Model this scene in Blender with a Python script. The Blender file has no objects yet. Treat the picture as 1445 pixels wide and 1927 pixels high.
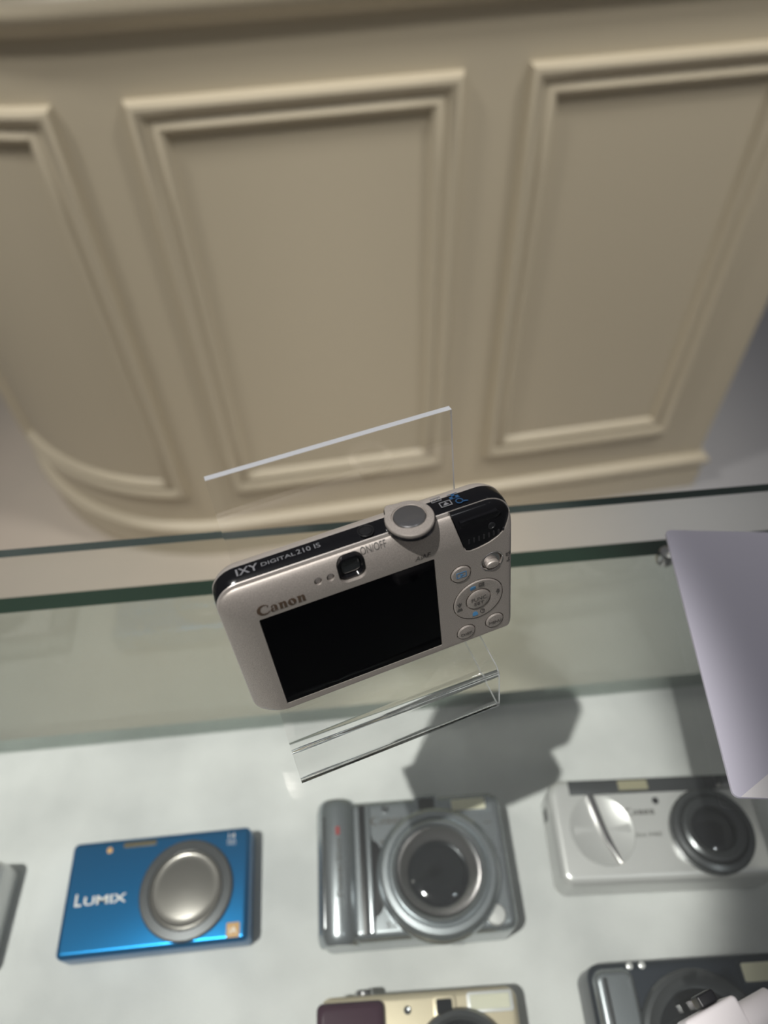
import bpy, bmesh, math, random
from mathutils import Vector, Matrix
from mathutils.bvhtree import BVHTree
random.seed(7)
S = 0.001                      # all dimensions below are millimetres
FLOOR = 1225.0                 # the lens is 1.225 m above the floor; heights below are relative to the lens
sc = bpy.context.scene
col = sc.collection
PI = math.pi

def W(x, y, z):                # millimetres relative to the lens -> metres above the floor
    return Vector((x*S, y*S, (z+FLOOR)*S))

# ------------------------------------------------------------------ camera, world, lights
cam_d = bpy.data.cameras.new('camera')
cam = bpy.data.objects.new('camera', cam_d); col.objects.link(cam); sc.camera = cam
cam_d.sensor_fit = 'HORIZONTAL'; cam_d.sensor_width = 36.0
cam_d.lens = 36.0*1340.0/1445.0
cam_d.clip_start = 0.01; cam_d.clip_end = 30
ex = Vector((0.9955006, -0.0917693, -0.0235984))
ey = -Vector((-0.0858466, -0.7680675, -0.6345886))
ez = -Vector((0.0401106, 0.6337592, -0.7724897))
M = Matrix((ex, ey, ez)).transposed().to_4x4(); M.translation = W(0, 0, 0)
cam.matrix_world = M
cam_d.dof.use_dof = True; cam_d.dof.focus_distance = 0.215; cam_d.dof.aperture_fstop = 9.5

sc.view_settings.view_transform = 'Standard'; sc.view_settings.look = 'None'
sc.view_settings.gamma = 1.0; sc.view_settings.exposure = 0.35

world = bpy.data.worlds.new('room_light'); sc.world = world; world.use_nodes = True
bg = world.node_tree.nodes['Background']
bg.inputs[1].default_value = 1.0
_nt = world.node_tree; _tc = _nt.nodes.new('ShaderNodeTexCoord'); _sp = _nt.nodes.new('ShaderNodeSeparateXYZ'); _rp = _nt.nodes.new('ShaderNodeValToRGB')
_mr = _nt.nodes.new('ShaderNodeMapRange'); _mr.inputs['From Min'].default_value = -1
_nt.links.new(_tc.outputs['Generated'], _sp.inputs[0]); _nt.links.new(_sp.outputs['Z'], _mr.inputs['Value'])
_nt.links.new(_mr.outputs[0], _rp.inputs['Fac']); _nt.links.new(_rp.outputs['Color'], bg.inputs[0])
_rp.color_ramp.elements[0].position = 0.35; _rp.color_ramp.elements[0].color = (0.03, 0.028, 0.027, 1)      # dim lower room
_rp.color_ramp.elements[1].position = 0.62; _rp.color_ramp.elements[1].color = (0.11, 0.105, 0.10, 1)       # walls
_e = _rp.color_ramp.elements.new(0.9); _e.color = (0.14, 0.14, 0.145, 1)                                    # pale ceiling

def area_light(name, loc, target, power, size, color, spread=180):
    l = bpy.data.lights.new(name, 'AREA'); l.shape = 'DISK'; l.size = size; l.energy = power; l.color = color
    l.spread = math.radians(spread)
    o = bpy.data.objects.new(name, l); col.objects.link(o)
    o.location = W(*loc)
    o.rotation_euler = (W(*target)-W(*loc)).to_track_quat('-Z', 'Y').to_euler()
    return o
def spot_light(name, loc, target, power, radius, color, angle, blend):
    l = bpy.data.lights.new(name, 'SPOT'); l.energy = power; l.color = color; l.shadow_soft_size = radius
    l.spot_size = math.radians(angle); l.spot_blend = blend
    o = bpy.data.objects.new(name, l); col.objects.link(o); o.location = W(*loc)
    o.rotation_euler = (W(*target)-W(*loc)).to_track_quat('-Z', 'Y').to_euler()
    return o
spot_light('unseen_spot', (-496, -177, 1500), (-72, 130, -411), 135, 0.016, (1.0, 0.975, 0.94), 14.4, 0.22)  # key lamp out of view; cone edge shaped to darken the lower right
spot_light('unseen_spot', (700, -420, 1500), (40, 100, -411), 3, 0.02, (0.95, 0.98, 1.0), 40, 0.6)
for _x in (-1, 1):  # added lamps out of view, coned to brighten the counter alone
    spot_light('unseen_spot', (_x*1300, 350, 1600), (_x*120, 1000, -800), 66, 0.12, (1.0, 0.96, 0.88), 42, 0.8)
    spot_light('unseen_spot', (_x*560, -200, 1700), (_x*420, 960, -760), 62, 0.16, (1.0, 0.96, 0.89), 31, 0.7)

# ------------------------------------------------------------------ materials
def mat(name, base, rough=0.5, metal=0.0, spec=0.5, coat=0.0, noise=None, bump=None, alpha=1.0, trans=0.0, ior=1.45):
    m = bpy.data.materials.new(name); m.use_nodes = True
    nt = m.node_tree; b = nt.nodes['Principled BSDF']
    b.inputs['Base Color'].default_value = (*base, 1); b.inputs['Roughness'].default_value = rough
    b.inputs['Metallic'].default_value = metal; b.inputs['Specular IOR Level'].default_value = spec
    b.inputs['Coat Weight'].default_value = coat; b.inputs['Alpha'].default_value = alpha
    b.inputs['Transmission Weight'].default_value = trans; b.inputs['IOR'].default_value = ior
    tc = nt.nodes.new('ShaderNodeTexCoord')
    if noise:                                   # (scale, other colour, detail, contrast)
        n = nt.nodes.new('ShaderNodeTexNoise'); n.inputs['Scale'].default_value = noise[0]
        n.inputs['Detail'].default_value = noise[2]
        nt.links.new(tc.outputs['Object'], n.inputs['Vector'])
        r = nt.nodes.new('ShaderNodeValToRGB'); c = noise[3]
        r.color_ramp.elements[0].position = 0.5-c; r.color_ramp.elements[1].position = 0.5+c
        r.color_ramp.elements[0].color = (*base, 1); r.color_ramp.elements[1].color = (*noise[1], 1)
        nt.links.new(n.outputs['Fac'], r.inputs['Fac']); nt.links.new(r.outputs['Color'], b.inputs['Base Color'])
    if bump:                                    # (scale, strength, distance)
        n2 = nt.nodes.new('ShaderNodeTexNoise'); n2.inputs['Scale'].default_value = bump[0]; n2.inputs['Detail'].default_value = 3
        nt.links.new(tc.outputs['Object'], n2.inputs['Vector'])
        bp = nt.nodes.new('ShaderNodeBump'); bp.inputs['Strength'].default_value = bump[1]; bp.inputs['Distance'].default_value = bump[2]
        nt.links.new(n2.outputs['Fac'], bp.inputs['Height']); nt.links.new(bp.outputs['Normal'], b.inputs['Normal'])
    return m

def clear_mat(name, tint, f0=0.04, rough=0.0, haze=0.0, haze_col=(0.8, 0.85, 0.8)):
    """thin clear sheet: tinted transparency, Schlick mirror, a little haze from smears"""
    m = bpy.data.materials.new(name); m.use_nodes = True
    nt = m.node_tree; nt.nodes.clear()
    out = nt.nodes.new('ShaderNodeOutputMaterial')
    tr = nt.nodes.new('ShaderNodeBsdfTransparent'); tr.inputs[0].default_value = (*tint, 1)
    gl = nt.nodes.new('ShaderNodeBsdfGlossy'); gl.inputs['Roughness'].default_value = rough
    lw = nt.nodes.new('ShaderNodeLayerWeight'); lw.inputs['Blend'].default_value = 0.5
    p = nt.nodes.new('ShaderNodeMath'); p.operation = 'POWER'; p.inputs[1].default_value = 5
    ml = nt.nodes.new('ShaderNodeMath'); ml.operation = 'MULTIPLY_ADD'; ml.inputs[1].default_value = 1-f0; ml.inputs[2].default_value = f0
    nt.links.new(lw.outputs['Facing'], p.inputs[0]); nt.links.new(p.outputs[0], ml.inputs[0])
    mx = nt.nodes.new('ShaderNodeMixShader'); nt.links.new(ml.outputs[0], mx.inputs[0])
    nt.links.new(tr.outputs[0], mx.inputs[1]); nt.links.new(gl.outputs[0], mx.inputs[2])
    last = mx
    if haze:
        df = nt.nodes.new('ShaderNodeBsdfDiffuse'); df.inputs[0].default_value = (*haze_col, 1)
        m2 = nt.nodes.new('ShaderNodeMixShader')
        tc = nt.nodes.new('ShaderNodeTexCoord'); n = nt.nodes.new('ShaderNodeTexNoise')
        n.inputs['Scale'].default_value = 9; n.inputs['Detail'].default_value = 6
        nt.links.new(tc.outputs['Object'], n.inputs['Vector'])
        k = nt.nodes.new('ShaderNodeMath'); k.operation = 'MULTIPLY'; k.inputs[1].default_value = haze*2
        nt.links.new(n.outputs['Fac'], k.inputs[0]); nt.links.new(k.outputs[0], m2.inputs[0])
        nt.links.new(mx.outputs[0], m2.inputs[1]); nt.links.new(df.outputs[0], m2.inputs[2]); last = m2
    nt.links.new(last.outputs[0], out.inputs['Surface'])
    return m

CREAM = mat('cream_paint', (0.565, 0.505, 0.39), 0.38, bump=(60, 0.05, 0.002))
FLOORM = mat('floor_tiles', (0.60, 0.52, 0.45), 0.5, noise=(2.2, (0.50, 0.46, 0.40), 4, 0.25))
_n = FLOORM.node_tree; _t = _n.nodes.new('ShaderNodeTexCoord'); _s2 = _n.nodes.new('ShaderNodeSeparateXYZ')       # base colour blends from beige to grey with x
_m1 = _n.nodes.new('ShaderNodeMapRange'); _m1.inputs['From Min'].default_value = 0.25; _m1.inputs['From Max'].default_value = 0.65
_x = _n.nodes.new('ShaderNodeMix'); _x.data_type = 'RGBA'; _x.inputs[7].default_value = (0.42, 0.42, 0.44, 1)
_src = _n.nodes['Principled BSDF'].inputs['Base Color'].links[0].from_socket
_n.links.new(_t.outputs['Object'], _s2.inputs[0]); _n.links.new(_s2.outputs['X'], _m1.inputs['Value']); _n.links.new(_m1.outputs[0], _x.inputs[0])
_n.links.new(_src, _x.inputs[6]); _n.links.new(_x.outputs[2], _n.nodes['Principled BSDF'].inputs['Base Color'])
LINER = mat('white_liner', (0.50, 0.51, 0.505), 0.8, noise=(16, (0.64, 0.65, 0.64), 6, 0.14), bump=(700, 0.25, 0.0006))
CABINET = mat('cabinet_white', (0.6, 0.59, 0.55), 0.5)
GREEN = mat('green_glass_edge', (0.001, 0.016, 0.006), 0.45, spec=0.12)
EDGE2 = mat('pale_green_glass_edge', (0.03, 0.055, 0.05), 0.1)
TOPGLASS = clear_mat('clear_top_glass', (0.975, 0.985, 0.975), haze=0.006)
PANE = clear_mat('green_pane_glass', (0.915, 0.955, 0.925), haze=0.10, haze_col=(0.72, 0.78, 0.74))
SILVER = mat('satin_silver', (0.36, 0.325, 0.295), 0.56, metal=0.8, spec=0.5, bump=(5000, 0.3, 0.00004), noise=(5000, (0.56, 0.51, 0.47), 2, 0.2))
SILVER2 = mat('silver_trim', (0.42, 0.38, 0.35), 0.4, metal=0.5, noise=(6000, (0.52, 0.48, 0.45), 2, 0.25))
CHROME = mat('brushed_chrome', (0.45, 0.44, 0.44), 0.22, metal=1.0)
BLACK = mat('gloss_black', (0.004, 0.004, 0.005), 0.18, spec=0.3)
BLACKM = mat('matte_black', (0.012, 0.012, 0.014), 0.35)
RIMBLACK = mat('paler_black_rim', (0.010, 0.010, 0.011), 0.25, spec=0.35)  # slightly paler black for the power button
SCREEN = mat('lcd_glass', (0.001, 0.001, 0.0015), 0.06, spec=0.1)
GREYPLUG = mat('grey_lamp_lens', (0.16, 0.145, 0.135), 0.45)
INKBROWN = mat('brown_ink', (0.055, 0.035, 0.022), 0.5)
INKGREY = mat('grey_ink', (0.07, 0.065, 0.06), 0.5)
INKLIGHT = mat('pale_grey_ink', (0.15, 0.15, 0.16), 0.5)
INKBLUE = mat('blue_ink', (0.06, 0.19, 0.36), 0.5)
INKNAVY = mat('dim_blue_ink', (0.012, 0.05, 0.12), 0.5)
CARD_SHADE = mat('card_white_in_shade', (0.69, 0.67, 0.78), 0.5)  # white card in shade: the shade is put into this lilac grey
CARD_LIT = mat('card_white_lit', (0.95, 0.92, 0.93), 0.7, bump=(900, 0.3, 0.0004))  # lit part of the same white card, as a paler colour
PLASTIC = mat('white_plastic', (0.78, 0.74, 0.75), 0.4)
BLUE = mat('blue_anodised', (0.0, 0.12, 0.30), 0.28, metal=0.75)
STEEL = mat('steel_silver', (0.40, 0.43, 0.45), 0.26, metal=0.85)
STEELD = mat('dark_steel', (0.12, 0.125, 0.13), 0.25, metal=0.7)
LENSGLASS = mat('lens_glass', (0.008, 0.009, 0.011), 0.06, spec=0.8, coat=0.5)
LENSGREY = mat('closed_lens_grey', (0.19, 0.18, 0.165), 0.25, metal=0.6)
GOLD = mat('champagne_metal', (0.66, 0.58, 0.42), 0.32, metal=0.5)
PURPLE = mat('dark_purple_grip', (0.045, 0.018, 0.032), 0.2, spec=0.6)
NAVY = mat('dark_navy_metal', (0.035, 0.042, 0.055), 0.3, metal=0.4)
FLASH = mat('flash_ribbed', (0.75, 0.72, 0.55), 0.2)
TAN = mat('tan_sticker', (0.55, 0.33, 0.13), 0.5)
RED = mat('red_mark', (0.25, 0.02, 0.02), 0.5)
PALESILVER = mat('pale_silver', (0.66, 0.66, 0.65), 0.3, metal=0.45)
ACRYL = mat('acrylic', (1, 1, 1), 0.0, trans=1.0, ior=1.49)
ACEDGE = mat('frosted_acrylic_edge', (0.64, 0.66, 0.70), 0.3, trans=0.45, ior=1.49)

# ------------------------------------------------------------------ helpers
def children_matrix(o, parent):
    o.parent = parent
def mesh_obj(name, verts, faces, material, parent=None, smooth=True, mats=None, fm=None):
    me = bpy.data.meshes.new(name)
    me.from_pydata([Vector(v)*S for v in verts], [], faces); me.update()
    bm = bmesh.new(); bm.from_mesh(me)
    bmesh.ops.recalc_face_normals(bm, faces=bm.faces); bm.to_mesh(me); bm.free()
    for mm in (mats or [material]): me.materials.append(mm)
    if fm:
        for i, p in enumerate(me.polygons): p.material_index = fm[i]
    o = bpy.data.objects.new(name, me); col.objects.link(o)
    if parent: o.parent = parent
    if smooth: shade(o)
    return o
def shade(o, ang=32):
    me = o.data
    for p in me.polygons: p.use_smooth = True
    bm = bmesh.new(); bm.from_mesh(me)
    for e in bm.edges:
        if len(e.link_faces) == 2 and e.calc_face_angle(0) > math.radians(ang): e.smooth = False
    bm.to_mesh(me); bm.free()
def tag(o, label=None, cat=None, group=None, kind=None):
    if label: o['label'] = label
    if cat: o['category'] = cat
    if group: o['group'] = group
    if kind: o['kind'] = kind
    return o
def empty(name, mw, label, cat, group=None):
    o = bpy.data.objects.new(name, None); col.objects.link(o); o.empty_display_size = 0.01
    o.matrix_world = mw
    return tag(o, label, cat, group)
def place(x, y, z, yaw=0):
    return Matrix.Translation(W(x, y, z)) @ Matrix.Rotation(math.radians(yaw), 4, 'Z')

def rrect(x0, x1, y0, y1, r, n=10):
    """rounded rectangle outline, r = radius or (tr, tl, bl, br)"""
    if not isinstance(r, (tuple, list)): r = (r,)*4
    cs = ((x1, y1, -1, -1, 0, r[0]), (x0, y1, 1, -1, 90, r[1]), (x0, y0, 1, 1, 180, r[2]), (x1, y0, -1, 1, 270, r[3]))
    out = []
    for cx, cy, sx, sy, a0, rr in cs:
        rr = max(rr, 0.01)
        for i in range(n+1):
            a = math.radians(a0+90*i/n)
            out.append((cx+sx*rr+rr*math.cos(a), cy+sy*rr+rr*math.sin(a)))
    return out
def circ(cx, cy, r, n=48, ry=None, a0=0):
    ry = ry or r
    return [(cx+r*math.cos(2*PI*i/n+a0), cy+ry*math.sin(2*PI*i/n+a0)) for i in range(n)]
def loft(name, rings, material, parent=None, caps=(True, True), zf=None, axis='z'):
    """rings: list of (outline, z), equal counts"""
    v = []; f = []; n = len(rings[0][0])
    for o, z in rings:
        for x, y in o:
            zz = z + (zf(x, y) if zf else 0)
            v.append((x, y, zz) if axis == 'z' else (x, zz, -y))
    for k in range(len(rings)-1):
        for i in range(n):
            j = (i+1) % n
            f.append((k*n+i, k*n+j, (k+1)*n+j, (k+1)*n+i))
    if caps[0]: f.append(tuple(range(n))[::-1])
    if caps[1]: f.append(tuple((len(rings)-1)*n+i for i in range(n)))
    return mesh_obj(name, v, f, material, parent)
def slab(name, fn, z0, z1, bev, material, parent=None, axis='z', steps=4):
    """fn(inset) -> outline. Solid from z0 (bottom) to z1 (top) with rounded top edge"""
    rings = [(fn(0), z0), (fn(0), z1-bev)]
    for k in range(1, steps+1):
        a = k/steps*PI/2
        rings.append((fn(bev*(1-math.cos(a))), z1-bev+bev*math.sin(a)))
    return loft(name, rings, material, parent, axis=axis)
def rbox(x0, x1, y0, y1, r):
    return lambda i: rrect(x0+i, x1-i, y0+i, y1-i, max(r-i, 0.05) if not isinstance(r, tuple) else tuple(max(q-i, .05) for q in r))
def disc(cx, cy, r, ry=None):
    return lambda i: circ(cx, cy, r-i, ry=(ry-i) if ry else None)
def lathe(name, prof, cx, cy, material, parent=None, n=64, axis='z', ky=1.0, cap=True):
    """prof: list of (radius, z) from outside to centre"""
    rings = [(circ(cx, cy, max(r, 0.01), n=n, ry=max(r, .01)*ky), z) for r, z in prof]
    return loft(name, rings, material, parent, caps=(False, cap), axis=axis)
def box(name, x0, x1, y0, y1, z0, z1, material, parent=None, bev=0.0):
    o = mesh_obj(name, [(x, y, z) for z in (z0, z1) for y in (y0, y1) for x in (x0, x1)],
                 [(0, 1, 3, 2), (4, 5, 7, 6), (0, 1, 5, 4), (2, 3, 7, 6), (0, 2, 6, 4), (1, 3, 7, 5)], material, parent, smooth=False)
    if bev:
        bm = bmesh.new(); bm.from_mesh(o.data)
        bmesh.ops.bevel(bm, geom=bm.edges[:], offset=bev*S, segments=3, affect='EDGES', profile=0.5)
        bm.to_mesh(o.data); bm.free(); shade(o, 50)
    return o
def boolean(o, cutter, op):
    """apply a boolean against a temporary cutter which is removed afterwards"""
    md = o.modifiers.new('b', 'BOOLEAN'); md.object = cutter; md.operation = op; md.solver = 'EXACT'
    bpy.context.view_layer.update()
    dg = bpy.context.evaluated_depsgraph_get()
    me = bpy.data.meshes.new_from_object(o.evaluated_get(dg))
    o.modifiers.clear(); o.data = me
    me.materials.clear()
    return o
def kill(o): bpy.data.objects.remove(o, do_unlink=True)

def shapes(polys, thick=0.05):
    """list of closed 2-D outlines (mm), holes by overlap -> (verts, faces) via a filled curve"""
    cu = bpy.data.curves.new('t', 'CURVE'); cu.dimensions = '2D'; cu.fill_mode = 'BOTH'; cu.extrude = thick*0.5
    for p in polys:
        sp = cu.splines.new('POLY'); sp.points.add(len(p)-1)
        for i, (x, y) in enumerate(p): sp.points[i].co = (x, y, 0, 1)
        sp.use_cyclic_u = True
    return _cm(cu)
def _cm(cu):
    ob = bpy.data.objects.new('t', cu); col.objects.link(ob)
    bpy.context.view_layer.update()
    me = bpy.data.meshes.new_from_object(ob.evaluated_get(bpy.context.evaluated_depsgraph_get()))
    v = [tuple(q.co) for q in me.vertices]; f = [tuple(p.vertices) for p in me.polygons]
    kill(ob); return v, f
def text(s, width=None, height=None, thick=0.05, shear=0.0, bold=0.0):
    cu = bpy.data.curves.new('t', 'FONT'); cu.body = s; cu.extrude = thick*0.5; cu.resolution_u = 3; cu.shear = shear; cu.offset = bold
    cu.fill_mode = 'BOTH'
    v, f = _cm(cu)
    x0 = min(q[0] for q in v); x1 = max(q[0] for q in v); y0 = min(q[1] for q in v); y1 = max(q[1] for q in v)
    kx = width/(x1-x0) if width else None; ky = height/(y1-y0) if height else kx
    kx = kx or ky
    return [((q[0]-x0-(x1-x0)/2)*kx, (q[1]-y0-(y1-y0)/2)*ky, q[2]) for q in v], f
def xf(vf, x=0, y=0, rot=0, k=1):
    a = math.radians(rot); v, f = vf
    return [((q[0]*math.cos(a)-q[1]*math.sin(a))*k+x, (q[0]*math.sin(a)+q[1]*math.cos(a))*k+y, q[2]) for q in v], f
def merge(*vfs):
    V = []; F = []
    for v, f in vfs:
        n = len(V); V += v; F += [tuple(i+n for i in g) for g in f]
    return V, F
def bvh_of(*objs):
    V = []; F = []
    for o in objs:
        n = len(V); V += [v.co.copy() for v in o.data.vertices]; F += [tuple(i+n for i in p.vertices) for p in o.data.polygons]
    return BVHTree.FromPolygons(V, F)
def decal(name, vf, material, parent, bvh, axis='z', lift=0.11):
    """lay printed shapes on a surface: coordinates (x,y) projected along -z (axis z) or (x,z) along -y (axis y)"""
    V = []
    bm = bmesh.new(); bv = [bm.verts.new(q) for q in vf[0]]
    for g in vf[1]:
        try: bm.faces.new([bv[i] for i in g])
        except ValueError: pass
    bmesh.ops.triangulate(bm, faces=bm.faces)
    for _ in range(3):
        le = [e for e in bm.edges if e.calc_length() > 0.5]
        if le: bmesh.ops.subdivide_edges(bm, edges=le, cuts=1)
        bmesh.ops.triangulate(bm, faces=[g for g in bm.faces if len(g.verts) > 3])
    bm.verts.index_update()
    vf = ([tuple(q.co) for q in bm.verts], [tuple(q.index for q in g.verts) for g in bm.faces]); bm.free()
    for x, y, t in vf[0]:
        if axis == 'z':
            h = bvh.ray_cast(Vector((x, y, 60))*S, Vector((0, 0, -1)))
            z = h[0].z/S if h[0] else 0
            V.append((x, y, z+lift+t))
        else:
            h = bvh.ray_cast(Vector((x, 80, -y))*S, Vector((0, -1, 0)))
            z = h[0].y/S if h[0] else 27
            V.append((x, z+lift+t, -y))
    return mesh_obj(name, V, vf[1], material, parent, smooth=False)

def canon_word(width):
    """heavy high-contrast serif word, letters drawn as outlines"""
    def arc(cx, cy, rx, ry, a0, a1, n=24):
        return [(cx+rx*math.cos(math.radians(a0+(a1-a0)*i/n)), cy+ry*math.sin(math.radians(a0+(a1-a0)*i/n))) for i in range(n+1)]
    P = []
    # C: thick left crescent with thin upper and lower strokes and a hook
    P.append(arc(0.85, 0.68, 0.85, 0.76, 38, 325)+arc(1.02, 0.70, 0.60, 0.60, 325, 52)+[(1.30, 0.86)])
    def n_at(x):
        P.append([(x, 0), (x+.46, 0), (x+.46, .08), (x+.40, .08), (x+.40, 1.0), (x, 1.0), (x-.06, .9), (x+.06, .86), (x+.06, .08), (x, .08)])
        P.append([(x+.401, .80)]+arc(x+.66, .72, .26, .30, 150, 0)+[(x+.92, .08), (x+.99, .08), (x+.99, 0), (x+.58, 0), (x+.58, .66)]+arc(x+.52, .68, .09, .16, 0, 90, 6)+[(x+.401, .7)])
    # a
    x = 1.62
    P.append([(x+.50, .08), (x+.52, 0), (x+.92, 0), (x+.98, .08), (x+.88, .1), (x+.88, .72)]+arc(x+.50, .70, .38, .32, 10, 165)+[(x+.14, .70), (x+.30, .66)]+arc(x+.42, .72, .14, .20, 170, 20)+[(x+.54, .62), (x+.54, .3)])
    P.append(arc(x+.30, .27, .28, .29, 60, 330)+arc(x+.40, .27, .13, .17, 330, 60))
    n_at(2.75)
    P.append(circ(4.36, .5, .52, 36)); P.append([(4.36+.13*math.cos(a)*1.0-.12*math.sin(a), .5+.40*math.sin(a)) for a in [2*PI*i/30 for i in range(30)]])
    n_at(5.08)
    k = width/6.07
    return [[((px-3.03)*k, (py-.55)*k) for px, py in p] for p in P]

# ------------------------------------------------------------------ floor
fl = mesh_obj('floor', [(-3500, -2500, -FLOOR), (3500, -2500, -FLOOR), (3500, 4500, -FLOOR), (-3500, 4500, -FLOOR)], [(0, 1, 2, 3)], FLOORM, smooth=False)
fl.data.transform(Matrix.Translation((0, 0, FLOOR*S))); tag(fl, kind='structure')

# ------------------------------------------------------------------ panelled counter
E1 = Vector((0.9973, 0.0732)); N1 = Vector((0.0732, -0.9973)); P0 = Vector((0, 960)); ARC0 = -266.0; RAD = 430.0; SR = 755.0
ctr_base = W(0, 0, -FLOOR)
counter = empty('panelled_counter', Matrix.Translation(W(0, 960, -FLOOR)), 'cream panelled shop counter with a rounded left end, standing behind the glass case', 'counter')
CO = Vector((0, 960, -FLOOR))
def wallpt(s, h, z):
    if s >= SR:
        p = P0+E1*SR; t = s-SR
        q = p - N1*t + E1*h
    elif s >= ARC0:
        q = P0+E1*s+N1*h
    else:
        a = min((ARC0-s)/RAD, PI/2); c = P0+E1*ARC0-N1*RAD
        n = N1*math.cos(a)-E1*math.sin(a)
        q = c+n*(RAD+h)
        rest = (ARC0-s)-RAD*PI/2
        if rest > 0: q = q - N1*rest
    return (q.x-CO.x, q.y-CO.y, z-CO.z)
def ssamples(a, b, extra=()):
    out = [a]; x = a
    while x < b:
        step = 25 if x < ARC0+10 else 60
        x = min(x+step, b); out.append(x)
    for e in extra:
        if a < e < b: out.append(e)
    return sorted(set(out))
SL = ARC0-RAD*PI/2-300
def corner_fix(prof_h, s):     # mitre the profile around the square right corner
    return s
def sweep(name, prof, s0, s1, parent, closed_prof=True):
    """prof: list of (h, z). Swept along the plan path with a mitred right corner"""
    ss = [x for x in ssamples(s0, SR)]; V = []; F = []; n = len(prof); rows = []
    for s in ss:
        if s == SR:
            rows.append([(lambda h, z: ((P0+E1*(SR+h)+N1*h).x-CO.x, (P0+E1*(SR+h)+N1*h).y-CO.y, z-CO.z))(h, z) for h, z in prof])
        else:
            rows.append([wallpt(s, h, z) for h, z in prof])
    rows.append([wallpt(SR+500, h, z) for h, z in prof])
    for r in rows: V += r
    for k in range(len(rows)-1):
        for i in range(n if closed_prof else n-1):
            j = (i+1) % n
            F.append((k*n+i, k*n+j, (k+1)*n+j, (k+1)*n+i))
    F.append(tuple(range(n))); F.append(tuple((len(rows)-1)*n+i for i in range(n)))
    return mesh_obj(name, V, F, CREAM, parent)
sweep('counter_body', [(0, -190), (0, -FLOOR), (-40, -FLOOR), (-40, -190)], SL, SR, counter)
sweep('counter_top', [(36, -160), (40, -164), (40, -186), (36, -190), (-300, -190), (-300, -160)], SL, SR, counter)
sweep('top_moulding', [(0, -266), (5, -267), (7, -262), (12, -258), (20, -252), (24, -243), (24, -234), (20, -227), (13, -222), (9, -216), (9, -191), (0, -191)], SL, SR, counter)
sweep('skirting', [(0, -1124), (10, -1127), (17, -1133), (19, -1140), (17, -1147), (12, -1151), (12, -1160), (9, -1163), (9, -1168), (12, -1171), (12, -FLOOR), (0, -FLOOR)], SL, SR, counter)
PROF = [(0, 0), (1, 8), (4, 13), (9, 15), (15, 13.5), (20, 9), (23, 6.5), (27, 7.5), (30, 10.5), (34, 11.5), (38, 9.5), (42, 4), (44, 0)]
def panel(s0, s1, z0, z1):
    V = []; F = []; loops = []
    base = ssamples(s0, s1)
    for ins, h in PROF:
        a, b = s0+ins, s1-ins; zb, zt = z0+ins, z1-ins
        loop = []
        for s in base: loop.append((a+(s-s0)/(s1-s0)*(b-a), zb))
        nz = 6
        for k in range(1, nz): loop.append((b, zb+(zt-zb)*k/nz))
        for s in reversed(base): loop.append((a+(s-s0)/(s1-s0)*(b-a), zt))
        for k in range(1, nz): loop.append((a, zt+(zb-zt)*k/nz))
        loops.append([wallpt(s, h, z) for s, z in loop])
    n = len(loops[0])
    for l in loops: V += l
    for k in range(len(loops)-1):
        for i in range(n):
            j = (i+1) % n; F.append((k*n+i, k*n+j, (k+1)*n+j, (k+1)*n+i))
    return mesh_obj('panel_moulding', V, F, CREAM, counter)
panel(-235, 182, -1040, -336); panel(266, 652, -1040, -334); panel(-740, -318, -1040, -336)

# ------------------------------------------------------------------ glass showcase
GZ = -230.0; BZ = -411.0
case = empty('glass_showcase', Matrix.Translation(W(0, 0, -FLOOR)), 'low glass showcase with clear top, green edged back pane and white lining, in the foreground', 'display case')
def cz(z): return z+FLOOR
def glass_box(name, x0, x1, y0, y1, z0, z1, m_face, m_edge, edges, bev=0):
    o = mesh_obj(name, [(x, y, z) for z in (cz(z0), cz(z1)) for y in (y0, y1) for x in (x0, x1)],
                 [(0, 1, 3, 2), (4, 5, 7, 6), (0, 1, 5, 4), (2, 3, 7, 6), (0, 2, 6, 4), (1, 3, 7, 5)], None, case, smooth=False,
                 mats=[m_face, m_edge], fm=[1 if i in edges else 0 for i in range(6)])
    return o
glass_box('top_glass', -620, 620, -330, 186, GZ-5, GZ, TOPGLASS, EDGE2, (2, 3, 4, 5))
glass_box('back_pane', -618, 618, 178, 186, BZ, -264, PANE, GREEN, (1, 4, 5))
box('base_panel', -620, 620, -330, 186, cz(BZ-14), cz(BZ), LINER, case)
box('cabinet_body', -615, 615, -325, 182, cz(-FLOOR), cz(BZ-14), CABINET, case)
glass_box('side_pane', -620, -612, -330, 177, BZ, GZ-5, PANE, GREEN, (1, 2))
glass_box('side_pane', 612, 620, -330, 177, BZ, GZ-5, PANE, GREEN, (1, 2))
glass_box('front_pane', -611, 611, -330, -322, BZ, GZ-5, PANE, GREEN, (1,))
def clip(x):
    o = lathe('glass_clip', [(3.6, -3), (4.0, -2), (4.0, 2.5), (3.2, 4), (1.6, 4.8), (0, 5)], x, 176.5, CHROME, case)
    o.data.transform(Matrix.Translation((0, 0, cz(-264)*S)))
clip(137.5); clip(-330)

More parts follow.
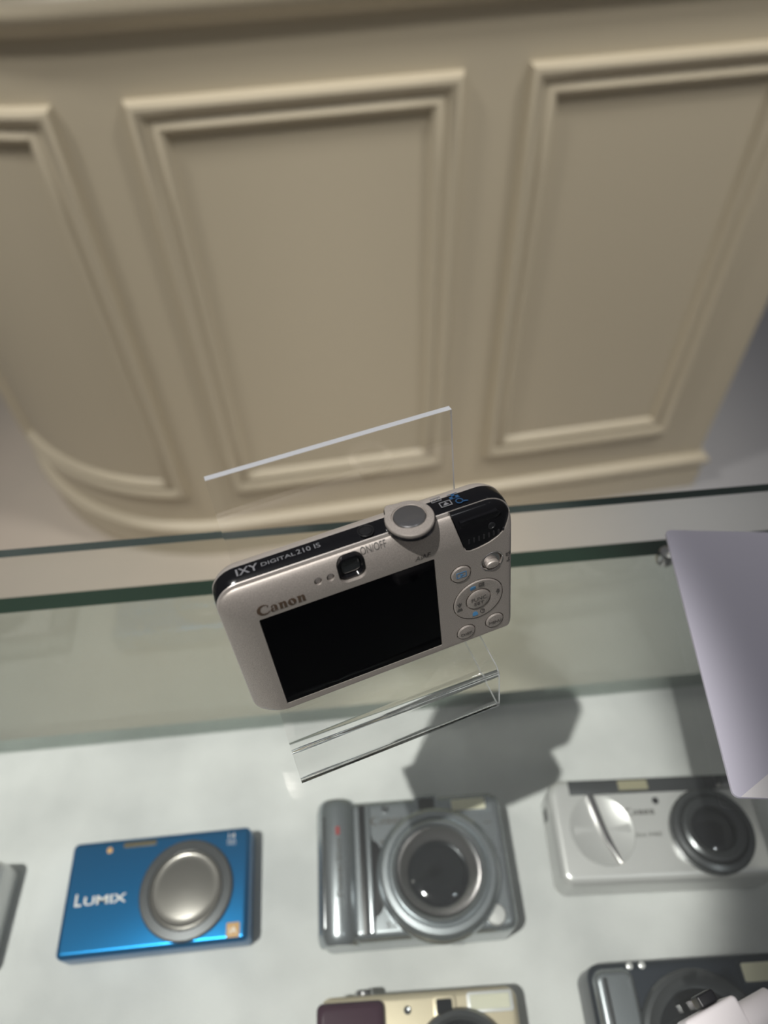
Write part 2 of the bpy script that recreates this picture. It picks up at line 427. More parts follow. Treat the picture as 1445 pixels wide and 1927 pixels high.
# ------------------------------------------------------------------ acrylic display stand
U = Vector((0.9607, 0.2776)); Vv = Vector((-0.2776, 0.9607))
stand_m = Matrix((( U.x, Vv.x, 0), (U.y, Vv.y, 0), (0, 0, 1))).to_4x4()
so = U*33.5+Vv*100; stand_m.translation = W(so.x, so.y, GZ)
def fillet(pts, r, n=8):
    out = [pts[0]]
    for i in range(1, len(pts)-1):
        p, a, b = Vector(pts[i]), Vector(pts[i-1]), Vector(pts[i+1])
        d1 = (a-p).normalized(); d2 = (b-p).normalized(); half = d1.angle(d2)/2
        t = r/math.tan(half); c = p+(d1+d2).normalized()*(r/math.sin(half))
        q1 = p+d1*t; q2 = p+d2*t
        a1 = math.atan2(q1.y-c.y, q1.x-c.x); a2 = math.atan2(q2.y-c.y, q2.x-c.x)
        dd = (a2-a1+PI) % (2*PI)-PI
        for k in range(n+1):
            ang = a1+dd*k/n; out.append((c.x+r*math.cos(ang), c.y+r*math.sin(ang)))
    out.append(pts[-1]); return [Vector(q) for q in out]
cl = fillet([(20, 1.05), (-17.2, 1.05), (-13.0, 20.3), (17.6, 20.3), (32.4, 95)], 2.6)
def offset(pl, d):
    out = []
    for i, p in enumerate(pl):
        t = (pl[min(i+1, len(pl)-1)]-pl[max(i-1, 0)]).normalized(); out.append(p+Vector((-t.y, t.x))*d)
    return out
oa = offset(cl, 1.0); ob = offset(cl, -1.0)[::-1]; ring = oa+ob
stand_u = (-34.7, 34.7)
V = [(u, p.x, p.y) for u in stand_u for p in ring]; n = len(ring); h = len(oa)
F = [(i, (i+1) % n, (i+1) % n+n, i+n) for i in range(n)]
for i in range(h-1):
    F.append((i, i+1, n-2-i, n-1-i)); F.append((n+i, n+i+1, n+n-2-i, n+n-1-i))
fmi = [1 if i in (h-1, n-1) else 0 for i in range(n)] + [1]*(2*(h-1))
stand = mesh_obj('display_stand', V, F, None, mats=[ACRYL, ACEDGE], fm=fmi)
stand.matrix_world = stand_m
tag(stand, 'clear bent acrylic stand holding the upright silver camera on the glass top', 'stand')

# ------------------------------------------------------------------ main compact camera
ax = Vector((0.96046, 0.27769, 0.02029)); ay = Vector((-0.07194, 0.17712, 0.98156)); az = Vector((0.26897, -0.94420, 0.19009))
Mx = Matrix((ax, ay, az)).transposed().to_4x4(); Mx.translation = W(7.30, 108.53, -177.47)
ixy = empty('digital_camera', Mx, 'silver compact camera with black top band and dark screen, propped upright on the clear stand', 'camera')
X0, X1, Y0, Y1 = -45.1, 41.0, -27.4, 27.2
RADC = (8.5, 7.5, 6.0, 4.5)                           # corner radii: top right, top left, bottom left, bottom right
def plan(x, y): return 1.0*(abs(x)/43.2)**4          # slightly thinner towards both ends
def ol(l, r, b, t, z):
    return (rrect(X0+l, X1-r, Y0+b, Y1-t, tuple(max(q-0.35*max(l, t, 0), 1.2) for q in RADC), n=12), z)
def roll(base, z0, dz, ins, steps, pw=1.0):
    out = []
    for k in range(steps+1):
        a = k/steps*PI/2; q = 1-math.cos(a)**pw
        out.append(ol(*[base[i]+ins[i]*q for i in range(4)], z0+dz*math.sin(a)**pw))
    return out
shell = loft('back_shell', [ol(1.4, 1.4, 1.4, 3.4, -3.5)]+roll((.2, .2, .1, 2.2), -3.4, 3.4, (7.6, 2.2, .8, 9.0), 18, 1.3), SILVER, ixy)
trim = loft('trim_band', [ol(2, 2, 2, 3.4, -4.3), ol(.0, .0, .0, 1.1, -3.95), ol(.0, .0, .0, 1.25, -3.75), ol(.15, .15, .1, 2.15, -3.45), ol(1.4, 1.4, 1.4, 3.4, -3.5)], SILVER2, ixy)
band = loft('side_band', [ol(3, 3, 3, 3, -9.4), ol(.1, .1, .1, .15, -9.0), ol(0, 0, 0, 0, -6.8), ol(0, 0, 0, .25, -5.2), ol(.05, .05, .05, 1.15, -3.95), ol(3, 3, 3, 4, -3.9)], BLACK, ixy)
front = loft('front_shell', [ol(3, 3, 3, 3, -8.6)]+roll((.0, .0, .0, .12), -8.95, -9.6, (6, 6, 5, 13), 14, 1.1), SILVER2, ixy, zf=lambda x, y: 0)
for v in front.data.vertices:
    if v.co.z < -0.0091: v.co.z += plan(v.co.x/S, 0)*S*0.9 if v.co.z < -0.0105 else 0
lathe('lens_barrel', [(14, -14), (14, -18.9), (13.4, -19.3), (11, -19.3), (10.5, -18.9), (0, -18.9)], 8, -4, CHROME, ixy)
# --- cut recesses in the back shell
def cutter(outline, z0, z1):
    return loft('cut', [(outline, z0), (outline, z1)], BLACK, ixy)
def cut(target, outline, z0, z1, m):
    c = cutter(outline, z0, z1); boolean(target, c, 'DIFFERENCE'); kill(c)
    target.data.materials.append(m); shade(target)
cover_outline = [(21.6, 40), (21.9, 26), (23.0, 20), (24.2, 15.0), (24.9, 12.9), (26.4, 12.3), (29, 12.4), (32.5, 13.1), (35, 14.2), (37.4, 16.0), (39.6, 19.0), (41.5, 22), (50, 26), (50, 40)]
cut(shell, cover_outline, -4, 5, SILVER)
cut(shell, rrect(-35.75, 15.35, -24.05, 14.25, 0.5), -0.5, 2, SILVER)
cut(shell, rrect(-12.1, -4.2, 16.6, 24.6, 2.6), -3.2, 2, SILVER)
cut(shell, circ(28.3, -8.8, 8.4), -0.8, 2, SILVER)
cut(shell, circ(23.0, 4.6, 3.4), -0.7, 2, SILVER)
cut(shell, circ(33.2, 5.2, 3.3), -1.4, 2, SILVER)
cut(shell, circ(23.7, -22.0, 3.3), -0.7, 2, SILVER)
cut(shell, circ(33.6, -21.4, 3.3), -0.7, 2, SILVER)
for lx, ly in ((-17.8, 20.1), (-14.3, 20.0)): cut(shell, circ(lx, ly, 1.1), -2.0, 2, SILVER)
cut(trim, [(21.8, 40), (21.8, 19), (50, 19), (50, 40)], -3.9, 5, SILVER2)
sb = bvh_of(shell, trim)
lcd = slab('display_screen', rbox(-35.6, 15.2, -23.9, 14.1, 0.4), -0.6, -0.12, 0.1, SCREEN, ixy)
# black terminal cover wrapping the top right corner
cov = loft('corner_cover', [ol(1.2, 1.2, 1.2, 2.4, -4.4), ol(.3, .25, .3, 1.3, -4.0)]+roll((.3, .25, .3, 1.6), -3.6, 3.3, (7.6, 4.0, 1.5, 7.5), 18, 1.2), BLACK, ixy)
co = [(x+(.25 if x < 26 else 0), y+.3) for x, y in cover_outline]
c = cutter(co, -6, 5); boolean(cov, c, 'INTERSECT'); kill(c); cov.data.materials.append(BLACK); shade(cov)
tab = slab('cover_tab', lambda i: [(24.0+i, 23.6-i), (23.9+i, 21.0+i), (35.4-i, 21.0+i), (36.6-i, 22.4), (35.6-i, 23.6-i)], -2.8, -0.75, 0.4, BLACK, cov)
for k in range(8):
    slab('grip_rib', rbox(26.0+k*1.55, 26.5+k*1.55, 15.0, 16.8, .2), -1.0, -0.15, 0.1, BLACKM, cov)
lathe('screw_boss', [(1.1, -1.0), (1.1, -.2), (.8, -.1), (.7, -.25), (0, -.25)], 33.4, 19.0, BLACKM, cov, n=24)
# viewfinder
vfp = loft('viewfinder', [(rrect(-11.95, -4.35, 16.75, 24.45, 2.4), -3.1), (rrect(-11.95, -4.35, 16.75, 24.45, 2.4), -1.1), (rrect(-11.3, -5.0, 17.4, 23.8, 2.0), -1.0), (rrect(-10.9, -5.4, 17.9, 23.3, 1.8), -1.9)], BLACK, ixy)
slab('eyepiece_glass', rbox(-10.8, -5.5, 18.0, 23.2, 1.6), -2.3, -1.8, 0.15, LENSGLASS, vfp)
for lx, ly in ((-17.8, 20.1), (-14.3, 20.0)):
    slab('indicator_lamp', disc(lx, ly, 0.88), -1.9, -1.05, 0.1, GREYPLUG, ixy)
# control pad and buttons
pad = lathe('control_pad', [(8.1, -0.9), (8.1, 0.05), (7.8, 0.3), (6.5, 0.36), (4.3, 0.05), (4.25, -0.6), (0, -0.6)], 28.3, -8.8, SILVER, ixy)
setb = lathe('set_button', [(3.85, -0.7), (3.85, 0.25), (3.5, 0.5), (2.4, 0.62), (0, 0.7)], 28.3, -8.8, SILVER, ixy, n=48)
play = lathe('playback_button', [(3.05, -0.9), (3.05, 0.15), (2.75, 0.42), (1.6, 0.5), (0, 0.52)], 23.0, 4.6, SILVER, ixy, n=48)
lathe('button_rim', [(3.75, -0.05), (3.6, 0.12), (3.4, 0.0), (3.35, -.5)], 33.2, 5.2, CHROME, ixy, n=48, cap=False)
sw = lathe('mode_switch', [(2.9, -1.5), (2.9, -0.6), (2.6, -0.45), (1.9, -0.55), (0, -0.65)], 33.2, 5.2, CHROME, ixy, n=48)
slab('switch_knob', lambda i: circ(33.2, 4.2, 2.1-i, ry=1.35-i, n=32), -0.7, 0.75, 0.5, SILVER, sw)
disp = lathe('display_button', [(2.95, -0.9), (2.95, 0.1), (2.6, 0.4), (1.4, 0.55), (0, 0.6)], 23.7, -22.0, SILVER, ixy, n=48)
menu = lathe('menu_button', [(2.95, -0.9), (2.95, 0.1), (2.6, 0.4), (1.4, 0.55), (0, 0.6)], 33.6, -21.4, SILVER, ixy, n=48)
# prints on the back
bb = bvh_of(shell, pad, setb, play, disp, menu)
decal('maker_name', xf(shapes(canon_word(13.4)), -28.9, 17.0), INKBROWN, ixy, bb)
decal('focus_lettering', xf(text('AiAF', width=4.8, height=1.45, shear=0.25), 12.0, 16.6), INKGREY, ixy, bb)
decal('power_lettering', xf(text('ON/OFF', width=7.4, height=1.8), -1.0, 24.0), INKGREY, ixy, bb)
decal('set_lettering', merge(xf(text('FUNC.', width=5.3, height=1.45), 28.4, -7.9), xf(text('SET', width=3.3, height=1.4), 28.2, -9.9)), INKGREY, setb, bb)
decal('display_lettering', xf(text('DISP.', width=4.0, height=1.25), 23.75, -22.2), INKGREY, disp, bb)
decal('menu_lettering', xf(text('MENU', width=4.2, height=1.25), 33.6, -21.6), INKGREY, menu, bb)
def frame2(x0, x1, y0, y1, w): return [[(x0, y0), (x1, y0), (x1, y1), (x0, y1)], [(x0+w, y0+w), (x1-w, y0+w), (x1-w, y1-w), (x0+w, y1-w)]]
decal('playback_symbol', shapes(frame2(21.4, 24.6, 3.7, 5.8, .22)+[[(22.6, 4.2), (23.7, 4.75), (22.6, 5.3)]]), INKBLUE, play, bb)
decal('blue_pad_symbols', shapes([rrect(25.6, 27.4, -3.6, -2.2, .3, 3), [(26.0, -15.4), (27.8, -15.4), (27.8, -14.4), (27.3, -13.8), (26.4, -13.8), (26.0, -14.4)]]), INKBLUE, pad, bb)
decal('pad_symbols', shapes(frame2(28.4, 30.2, -3.4, -1.7, .25)+[[(28.8, -3.0), (29.4, -2.6), (29.2, -2.9), (29.9, -2.2), (29.8, -2.0), (28.8, -2.7)]]
      + [[(34.5, -6.9), (35.3, -7.2), (34.9, -8.0), (35.5, -8.1), (34.4, -9.4), (34.7, -8.4), (34.1, -8.3)]]
      + [[(20.9, -10.8), (22.9, -10.8), (22.3, -9.6), (21.9, -10.1), (21.6, -9.3)], [(21.3, -8.4), (22.3, -8.4), (22.6, -7.4), (22.1, -7.7), (21.8, -7.1), (21.5, -7.7), (21.0, -7.4)], [(21.7, -9.0), (21.9, -9.0), (21.9, -8.3), (21.7, -8.3)]]
      + [circ(29.4, -14.4, .85, 24), circ(29.4, -14.4, .58, 24), [(29.3, -13.9), (29.4, -14.6), (29.9, -14.2)]]), INKGREY, pad, bb)
decal('mode_symbols', shapes([rrect(37.6, 39.4, 5.4, 6.7, .2, 2), circ(38.5, 6.0, .4, 16), [(37.9, 3.0), (39.0, 3.0), (39.0, 3.5), (38.6, 3.7), (39.0, 4.6), (38.4, 4.6), (38.4, 3.6), (37.9, 3.5)]]), INKGREY, ixy, bb)
# top side controls (x, depth) on the y = 27 face
lathe('power_button', [(2.35, -.3), (2.35, 0.12), (2.2, 0.2), (2.0, 0.12), (1.95, -.1), (1.8, -.1), (1.75, 0.14), (1.5, .24), (0, .24)], -1.4, 0, RIMBLACK, ixy, n=40, axis='y').data.transform(Matrix.Translation((0, 27.15*S, -6.1*S)))
zr = []
for rr, hh in ((0.01, 26.8), (6.75, 26.8), (6.8, 27.0), (6.8, 27.7), (6.6, 28.0), (5.0, 28.1), (4.85, 27.8), (0.01, 27.8)):
    o = []
    for i in range(96):
        a = 2*PI*i/96; q = rr
        if rr > 6:
            d = (a-math.radians(122)+PI) % (2*PI)-PI
            d2 = (a-math.radians(270)+PI) % (2*PI)-PI
            q = rr+1.5*math.exp(-(d/0.24)**2)+1.1*math.exp(-(d2/0.9)**2)
        o.append((11.0+q*math.cos(a), 5.2+q*math.sin(a)))
    zr.append((o, hh))
def loft_top(name, rings, m, parent):      # outline (x, depth) with heights along y
    n = len(rings[0][0]); V = []; F = []
    for o, hgt in rings:
        for x, d in o: V.append((x, hgt, -d))
    for k in range(len(rings)-1):
        for i in range(n):
            j = (i+1) % n; F.append((k*n+i, k*n+j, (k+1)*n+j, (k+1)*n+i))
    F.append(tuple((len(rings)-1)*n+i for i in range(n))); F.append(tuple(range(n)))
    return mesh_obj(name, V, F, m, parent)
zring = loft_top('zoom_ring', zr, SILVER, ixy)
loft_top('ring_gap', [([(11.0+(x-11.0)*q, 4.9+(y_-4.9)*q) for x, y_ in zr[2][0]], hh) for q, hh in ((0.9, 25.6), (1.035, 26.0), (1.035, 26.85), (0.9, 26.95))], BLACK, zring)  # black disc added to make the gap under the ring dark
so_r = []
for rr, hh in ((4.6, 27.0), (4.6, 28.2), (4.3, 28.5), (3.0, 28.65), (0.01, 28.7)):
    so_r.append(([(11.0+rr*math.cos(a), min(max(4.9-rr*math.sin(a), 4.9-9), 4.9+9)) for a in [2*PI*i/72 for i in range(72)]], hh))
loft_top('shutter_button', so_r, CHROME, zring)
def ydecal(name, vf, m, lift=0.05):
    # vf coordinates: (x, y) with y growing away from the viewer = depth
    V = []
    for x, d, t in vf[0]:
        V.append((x, 27.2+lift+t, -d))
    return mesh_obj(name, V, vf[1], m, ixy, smooth=False)
ydecal('model_lettering', merge(xf(text('IXY', width=6.0, height=2.6, bold=0.012), -34.5, 6.4), xf(text('DIGITAL', width=9.4, height=1.35), -26.0, 6.4), xf(text('210 IS', width=6.6, height=1.8), -17.6, 6.6)), INKLIGHT)
ydecal('zoom_symbols', xf(merge(shapes(frame2(19.0, 22.0, 9.2, 11.0, .2)+[rrect(19.6, 20.2, 9.8, 10.4, .1, 2), rrect(20.8, 21.4, 9.8, 10.4, .1, 2)]), shapes(frame2(20.6, 24.0, 6.2, 8.4, .25)+[[(21.4, 6.8), (23.2, 6.8), (22.4, 8.0)]])), 0, -1.2), INKLIGHT)
mag = [[(a[0], a[1]) for a in circ(26.2, 7.3, 1.1, 24)], circ(26.2, 7.3, .8, 24), [(27.0, 6.8), (28.4, 6.2), (28.5, 6.5), (27.1, 7.1)]]
chk = [[(24.2+i*.9, 9.0+j*.9), (25.1+i*.9, 9.0+j*.9), (25.1+i*.9, 9.9+j*.9), (24.2+i*.9, 9.9+j*.9)] for i in range(3) for j in range(2) if (i+j) % 2 == 0]
ydecal('blue_zoom_symbols', xf(shapes(mag+chk+[[(24.0, 8.8), (27.1, 8.8), (27.1, 8.95), (24.0, 8.95)], [(24.0, 10.85), (27.1, 10.85), (27.1, 11.0), (24.0, 11.0)]]), 0, -1.8), INKNAVY)

# ------------------------------------------------------------------ card lying on the glass
card = empty('price_card', place(109.0, 62.0, GZ, -8.0), 'white card with shade put into its colour and a lit lower corner, lying flat on the glass at right', 'card')
cs = slab('card_sheet', rbox(0, 148, 0, 105, 2.2), 0.0, 1.2, 0.25, CARD_SHADE, card)
cut(cs, circ(4.6, 100.6, 1.1, 24), -1, 3, CARD_SHADE)
loft('lit_corner', [([(2.2, 0.1), (147, 0.1), (147, 104)], 1.2), ([(2.3, 0.2), (146.9, 0.2), (146.9, 103.8)], 1.27)], CARD_LIT, card)  # lit triangle of the card, its shadow edge built as a piece

# ------------------------------------------------------------------ white connector pieces on the glass
con = empty('cable_connector', place(80.5, 6.2, GZ, 17), 'small white plastic cable connector with black end lying on the glass at the bottom right', 'connector')
slab('plug_body', rbox(-8, 7.5, -7, 4.5, 1.2), 0, 8, 1.0, PLASTIC, con)
def tube(name, x0, x1, y, z, r, m, parent, n=40):
    V = []; F = []
    prof = [(x0, r-1.0), (x0, r-.4), (x0+.4, r), (x1-.4, r), (x1, r-.4), (x1, 0.02)]
    prof = [(x0+3, .02), (x0+3, r-1.0)]+prof
    for px, pr_ in prof:
        for i in range(n):
            a = 2*PI*i/n; V.append((px, y+pr_*math.cos(a), z+pr_*math.sin(a)))
    for k in range(len(prof)-1):
        for i in range(n):
            j = (i+1) % n; F.append((k*n+i, k*n+j, (k+1)*n+j, (k+1)*n+i))
    return mesh_obj(name, V, F, m, parent)
tube('strain_relief', 7, 17, -1.5, 4.0, 4.0, PLASTIC, con)
slab('plug_tip', rbox(-1, 4, 4.6, 7.6, .6), 0, 5.0, .5, BLACKM, con)

# ------------------------------------------------------------------ cameras inside the case
def basecam(name, x, y, yaw, label):
    return empty(name, place(x, y, BZ+0.12, yaw), label, 'camera')
def body(root, x0, x1, y0, y1, d, r, bev, m, name='body'):
    f = rbox(x0, x1, y0, y1, r)
    rings = [(f(bev), 0)]
    for k in range(1, 6):
        a = k/5*PI/2; rings.append((f(bev*(1-math.sin(a))), bev*(1-math.cos(a))))
    rings.append((f(0), d-bev))
    for k in range(1, 7):
        a = k/6*PI/2; rings.append((f(bev*(1-math.cos(a))), d-bev+bev*math.sin(a)))
    return loft(name, rings, m, root)
def flat_print(name, vf, m, parent, z, lift=0.05):
    V = [(x, y, z+lift+t) for x, y, t in vf[0]]
    return mesh_obj(name, V, vf[1], m, parent, smooth=False)

# blue camera
d = 18
lum = basecam('digital_camera', -115.1, 91.1, -0.1, 'blue compact camera with closed grey lens lying on the white lining under the glass')
body(lum, -46, 46, -26.2, 26.2, d, 3.0, 2.6, BLUE)
lr = lathe('lens_ring', [(23.2, d-.5), (23.2, d+1.2), (22.4, d+1.9), (18.6, d+2.1), (18.0, d+1.6)], 14.8, -1.4, STEELD, lum, cap=False)
lathe('lens_cover', [(18.0, d+1.6), (17.6, d+2.2), (16.8, d+2.4), (16.4, d+1.8), (15.5, d+1.6), (13, d+1.9), (6, d+2.4), (0, d+2.5)], 14.8, -1.4, LENSGREY, lum)
slab('flash_window', rbox(-19.6, -2.6, 21.4, 24.0, .8), d-1, d+.15, .1, mat('smoky_flash', (0.10, 0.085, 0.05), .25), lum)
lathe('focus_lamp', [(1.5, d-.5), (1.5, d+.15), (1.2, d+.25), (0, d+.25)], -26.5, 21.0, TAN, lum, n=24)
sbn = slab('shutter_button', rbox(-5, 5, -3, 3, 2), 0, 1.4, .4, STEELD, lum)
sbn.data.transform(Matrix.Translation((-28.5*S, 26.1*S, 9*S)) @ Matrix.Rotation(-PI/2, 4, 'X'))
flat_print('maker_lettering', merge(xf(text('L', width=3.4, height=5.6, bold=.02), -38.6, -1.2), xf(text('UMIX', width=21.0, height=4.0, bold=.02), -25.4, -1.9)), PALESILVER, lum, d)
flat_print('megapixel_lettering', merge(xf(text('14', width=3.4, height=2.8), 36.4, 22.2), xf(text('MEGA', width=4.4, height=1.1), 36.4, 19.6), xf(text('PIXELS', width=4.4, height=.9), 36.4, 18.2)), PALESILVER, lum, d)
bd = slab('sticker', rbox(35.6, 42.0, -24.4, -18.0, .6), d-.2, d+.15, .05, TAN, lum)
flat_print('sticker_lettering', xf(text('iA', width=3.2, height=2.8), 38.8, -21.2), PALESILVER, bd, d+.15)

# large silver camera with hand grip
d = 32
ps = basecam('digital_camera', 14.0, 87.6, -1.4, 'large silver camera with thick rounded grip and wide lens, under the glass below the stand')
body(ps, -47, 46.5, -31.5, 31.5, d, (6, 7, 5, 6), 4.0, STEEL)
gr = []
for k in range(13):
    a = PI*k/12; gr.append((-37.4-10.6*math.cos(a), d-6+11*math.sin(a)))
def grip_mesh(name, prof, y0, y1, m, parent, bev=2.5):
    V = []; F = []; n = len(prof)
    cx_ = sum(p[0] for p in prof)/n
    ys = [(y0, .82), (y0+bev*.3, .93), (y0+bev, 1), (y1-bev, 1), (y1-bev*.3, .93), (y1, .82)]
    for yy, q in ys:
        for x, z in prof: V.append((cx_+(x-cx_)*q, yy, (z-(d-6))*q+(d-6)))
    for k in range(len(ys)-1):
        for i in range(n-1): F.append((k*n+i, k*n+i+1, (k+1)*n+i+1, (k+1)*n+i))
        F.append((k*n+n-1, k*n, (k+1)*n, (k+1)*n+n-1))
    F.append(tuple(range(n))); F.append(tuple((len(ys)-1)*n+i for i in range(n)))
    return mesh_obj(name, V, F, m, parent)
gp = grip_mesh('hand_grip', gr, -32.5, 32.5, STEEL, ps, 5)
box('grip_insert', -44.5, -42.6, -26, 24, d+2.2, d+3.4, STEELD, gp, .5)
flat_print('vertical_lettering', xf(text('PowerShot', width=26, height=2.6), -36.8, 0, 90), INKGREY, gp, d+5.0)
flat_print('red_mark', shapes([rrect(-37.8, -35.8, 14.5, 18.5, .3, 3)]), RED, gp, d+5.0)
box('grip_channel', -26.4, -23.2, -29, 29, d-1, d+.4, BLACKM, ps, .3)
box('grip_rail', -23.0, -20.6, -29, 29, d-1, d+1.4, STEEL, ps, .6)
cr = slab('mode_panel', lambda i: [(-20.4+i, 14-i)]+[(-20.4+(6.5-i)*math.cos(a)*1.0, -5+(17-i)*math.sin(a)) for a in [PI/2-PI*k/20 for k in range(21)]]+[(-20.4+i, -24+i)], d-1, d+.5, .3, BLACKM, ps)
lathe('lens_ring', [(30, d-1), (30, d+3), (29, d+5.5), (27, d+7), (24.5, d+7.2), (23.6, d+6), (23.0, d+6), (22.6, d+8.6), (21.6, d+9.3), (20.6, d+8.6), (20, d+6)], 11.2, -5.4, STEEL, ps, cap=False)
lathe('lens_barrel', [(20.0, d+6), (18.2, d+3.8), (15.2, d+2.2), (14.6, d+1.6)], 11.2, -5.4, CHROME, ps, cap=False)
lathe('lens_front', [(14.6, d+1.6), (13.6, d+2.2), (10, d+2.7), (5, d+3), (0, d+3.1)], 11.2, -5.4, LENSGLASS, ps)
vfw = slab('viewfinder_window', rbox(2.4, 14.8, 22.4, 31.5, 2.5), d-2, d+1.4, .6, STEEL, ps)
slab('finder_glass', rbox(4.4, 12.8, 24.0, 30.2, 1.2), d, d+1.7, .3, LENSGLASS, vfw)
fw = slab('flash', rbox(19.8, 42.2, 21.6, 29.4, 2.0), d-2, d+.9, .4, STEEL, ps)
slab('flash_glass', rbox(21.4, 38.6, 22.8, 28.2, .8), d, d+1.15, .1, FLASH, fw)
for k in range(11): slab('flash_rib', rbox(22.4+k*1.5, 23.0+k*1.5, 23.0, 28.0, .1), d+1, d+1.4, .1, FLASH, fw)
lathe('focus_lamp', [(1.9, d-.5), (1.9, d+.5), (1.5, d+.7), (0, d+.5)], -12.6, 26.6, STEELD, ps, n=24)
lathe('release_button', [(4.6, d-1), (4.6, d+1.0), (4.0, d+1.7), (0, d+1.9)], 36.0, -25.0, PALESILVER, ps, n=32)
flat_print('maker_name', xf(shapes(canon_word(17.5)), -11.8, 20.6), INKGREY, ps, d)
flat_print('zoom_lettering', xf(text('4x', width=4.2, height=3), -14.6, 11.4, 35), INKGREY, ps, d)
flat_print('resolution_lettering', xf(text('5.0', width=6, height=2.6), -12.5, -25.6), INKGREY, ps, d)
flat_print('corner_lettering', xf(text('AiAF', width=4.6, height=1.6), 38.5, 16.4), INKGREY, ps, d)

# pale silver camera on the right
d = 27
pa = basecam('digital_camera', 143.8, 93.6, -3.3, 'silver compact camera with a dark open lens, lying under the glass beside the white card')
body(pa, -57.5, 50, -25.4, 25.6, d, (6, 9, 6, 5), 4.2, PALESILVER)
box('top_strip', -46, 48, 16.8, 24.2, d-2, d+.35, STEELD, pa, .3)
slab('flash_window', rbox(-20, -4.5, 18.4, 23.2, .6), d-1, d+.7, .1, mat('amber_flash', (0.30, 0.28, 0.19), .2), pa)
box('finder_window', 25, 34.5, 17.8, 24.0, d-1, d+.9, LENSGLASS, pa, .4)
lathe('focus_lamp', [(1.7, d-.5), (1.7, d+.6), (1.2, d+.8), (0, d+.6)], -2.6, 12.4, BLACKM, pa, n=24)
lathe('grip_hollow', [(16.5, d+.1), (16, d+.7), (15.2, d+.6), (14.4, d+.1), (0, d+.1)], -33, -.5, PALESILVER, pa, ky=1.05)
slab('grip_ridge', lambda i: [(-38+i, 16), (-34.5-i, 16.4), (-31-i, -2), (-27-i, -16), (-28.4+i, -17), (-33.6+i, -6)], d-1, d+2.6, .8, CHROME, pa)
lathe('lens_ring', [(20.4, d-.5), (20.4, d+4), (19.4, d+5.4), (17, d+6), (16, d+5.2), (15.2, d+6.8), (13.6, d+7.4), (11, d+6.4), (9.8, d+4.4)], 20.8, -3.8, STEELD, pa, cap=False)
lathe('lens_front', [(9.8, d+4.4), (8, d+4.9), (4, d+5.3), (0, d+5.4)], 20.8, -3.8, LENSGLASS, pa)
flat_print('maker_name', xf(shapes(canon_word(15)), -12, 7.2), INKGREY, pa, d)
flat_print('model_lettering', xf(text('PowerShot A460', width=22, height=2.2), -14.5, -3.6), INKGREY, pa, d)
box('side_strap_lug', -57.6, -55.2, 8, 15, 8, 18, BLACKM, pa, .6)

# champagne camera at the bottom edge
d = 30
gd = basecam('digital_camera', 8.2, 13.0, -2.1, 'champagne gold camera with dark purple grip, cut off by the bottom edge')
body(gd, -43.5, 44.0, -30, 22.8, d, 5, 3.2, GOLD)
g2 = slab('hand_grip', lambda i: rrect(-44.6+i, -14.8-i, -29.5+i, 20.4-i, 3), 4, d+4.5, 3.0, PURPLE, gd)
vw = slab('viewfinder_window', rbox(6.2, 16.8, 11.4, 20.8, 2), d-1, d+1.2, .5, GOLD, gd)
slab('finder_glass', rbox(8.0, 15.0, 13.2, 19.2, 1), d, d+1.5, .3, LENSGLASS, vw)
f2 = slab('flash', rbox(21.6, 42.0, 13.2, 21.2, 1.2), d-1, d+.7, .3, PALESILVER, gd)
slab('flash_glass', rbox(23.0, 40.6, 14.4, 20.0, .6), d, d+.95, .1, mat('pale_flash', (0.55, 0.56, 0.48), .2), f2)
for k in range(13): slab('flash_rib', rbox(23.6+k*1.3, 24.1+k*1.3, 14.6, 19.8, .1), d+.8, d+1.2, .1, FLASH, f2)
lathe('focus_lamp', [(1.6, d-.5), (1.6, d+.5), (1.1, d+.7), (0, d+.5)], -4.8, 16.0, STEELD, gd, n=24)
lathe('lens_ring', [(21, d-.5), (21, d+4), (20, d+6), (18, d+6.4), (16.5, d+5)], 17, -5.5, STEELD, gd, cap=False)
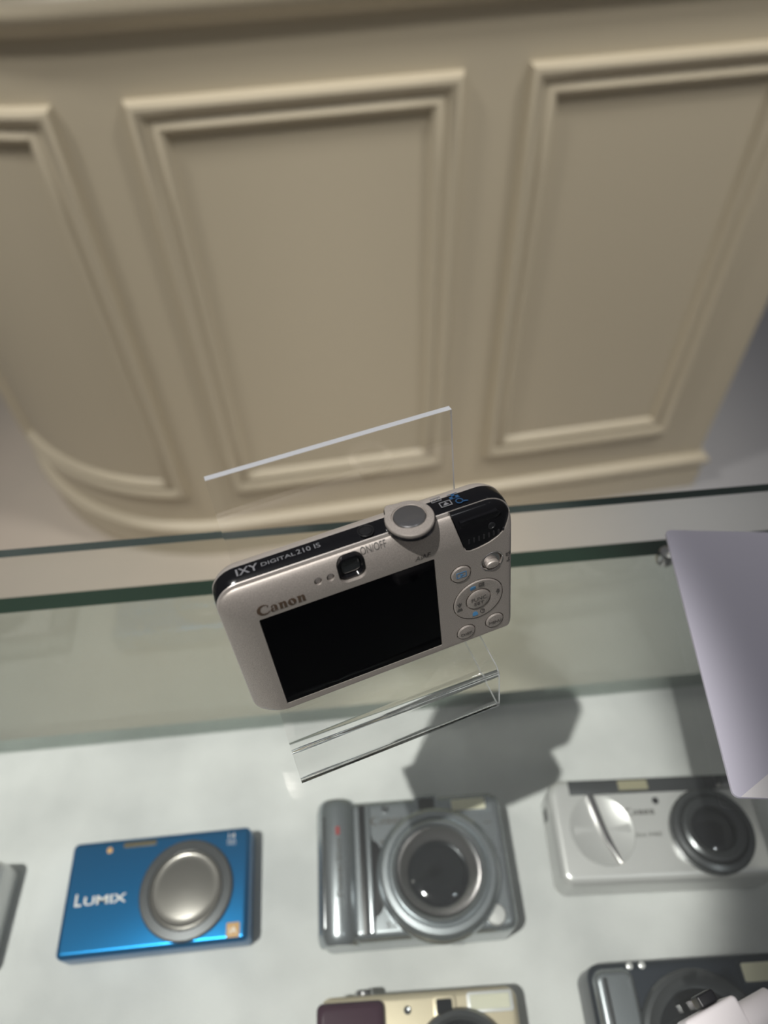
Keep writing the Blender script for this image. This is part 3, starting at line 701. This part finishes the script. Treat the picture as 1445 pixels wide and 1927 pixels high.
lathe('lens_front', [(16.5, d+5), (12, d+6), (6, d+6.6), (0, d+6.8)], 17, -5.5, LENSGLASS, gd)
tp = lathe('shutter_button', [(4.2, 0), (4.2, 2), (3.6, 2.8), (0, 3)], 0, 0, CHROME, gd, n=32)
tp.data.transform(Matrix.Translation((-24*S, 22.6*S, 20*S)) @ Matrix.Rotation(-PI/2, 4, 'X'))

# dark camera at the bottom right
d = 30
dk = basecam('digital_camera', 127.3, 14.3, -2.2, 'dark navy camera with a silver side, under the glass at the bottom right corner')
body(dk, -42, 52, -32, 23.0, d, 6, 4.0, NAVY)
body(dk, -40.5, -22.0, -31, 20.5, d+3, 5, 3.2, STEEL, name='grip_side')
box('grip_groove', -36.6, -34.6, -28, 17, d+2.4, d+3.3, STEELD, dk, .3)
lathe('lens_ring', [(27.5, d-.5), (27.5, d+3), (26.4, d+4.6), (24.5, d+5), (23, d+4), (20, d+3.4)], 2, -9, STEELD, dk, cap=False)
lathe('lens_front', [(20, d+3.4), (14, d+3.9), (6, d+4.4), (0, d+4.5)], 2, -9, LENSGLASS, dk)
f3 = slab('flash', rbox(25.4, 46, 10.8, 20.4, 1.4), d-1, d+.7, .3, NAVY, dk)
slab('flash_glass', rbox(26.8, 44.6, 12.0, 19.2, .8), d, d+1.0, .1, FLASH, f3)
for k in range(12): slab('flash_rib', rbox(27.6+k*1.4, 28.2+k*1.4, 12.2, 19.0, .1), d+.9, d+1.3, .1, FLASH, f3)
for k in range(2):
    lathe('accessory_dot', [(1.5, d-.5), (1.5, d+.5), (.9, d+.8), (0, d+.8)], -22.6+k*5.6, 21.6-.6, PALESILVER, dk, n=20)

# silver camera only just inside the left edge
d = 22
le = basecam('digital_camera', -240, 92.0, -3, 'silver camera lying at the far left of the case, only its right edge showing')
body(le, -47, 45.0, -27, 22.5, d, 4, 3.0, PALESILVER)
lathe('lens_ring', [(20, d-.5), (20, d+2), (19, d+3), (16, d+3), (0, d+2)], 8, -2, STEELD, le)
box('side_trim', 40, 43.4, 4, 20, d-1, d+.5, STEELD, le, .4)
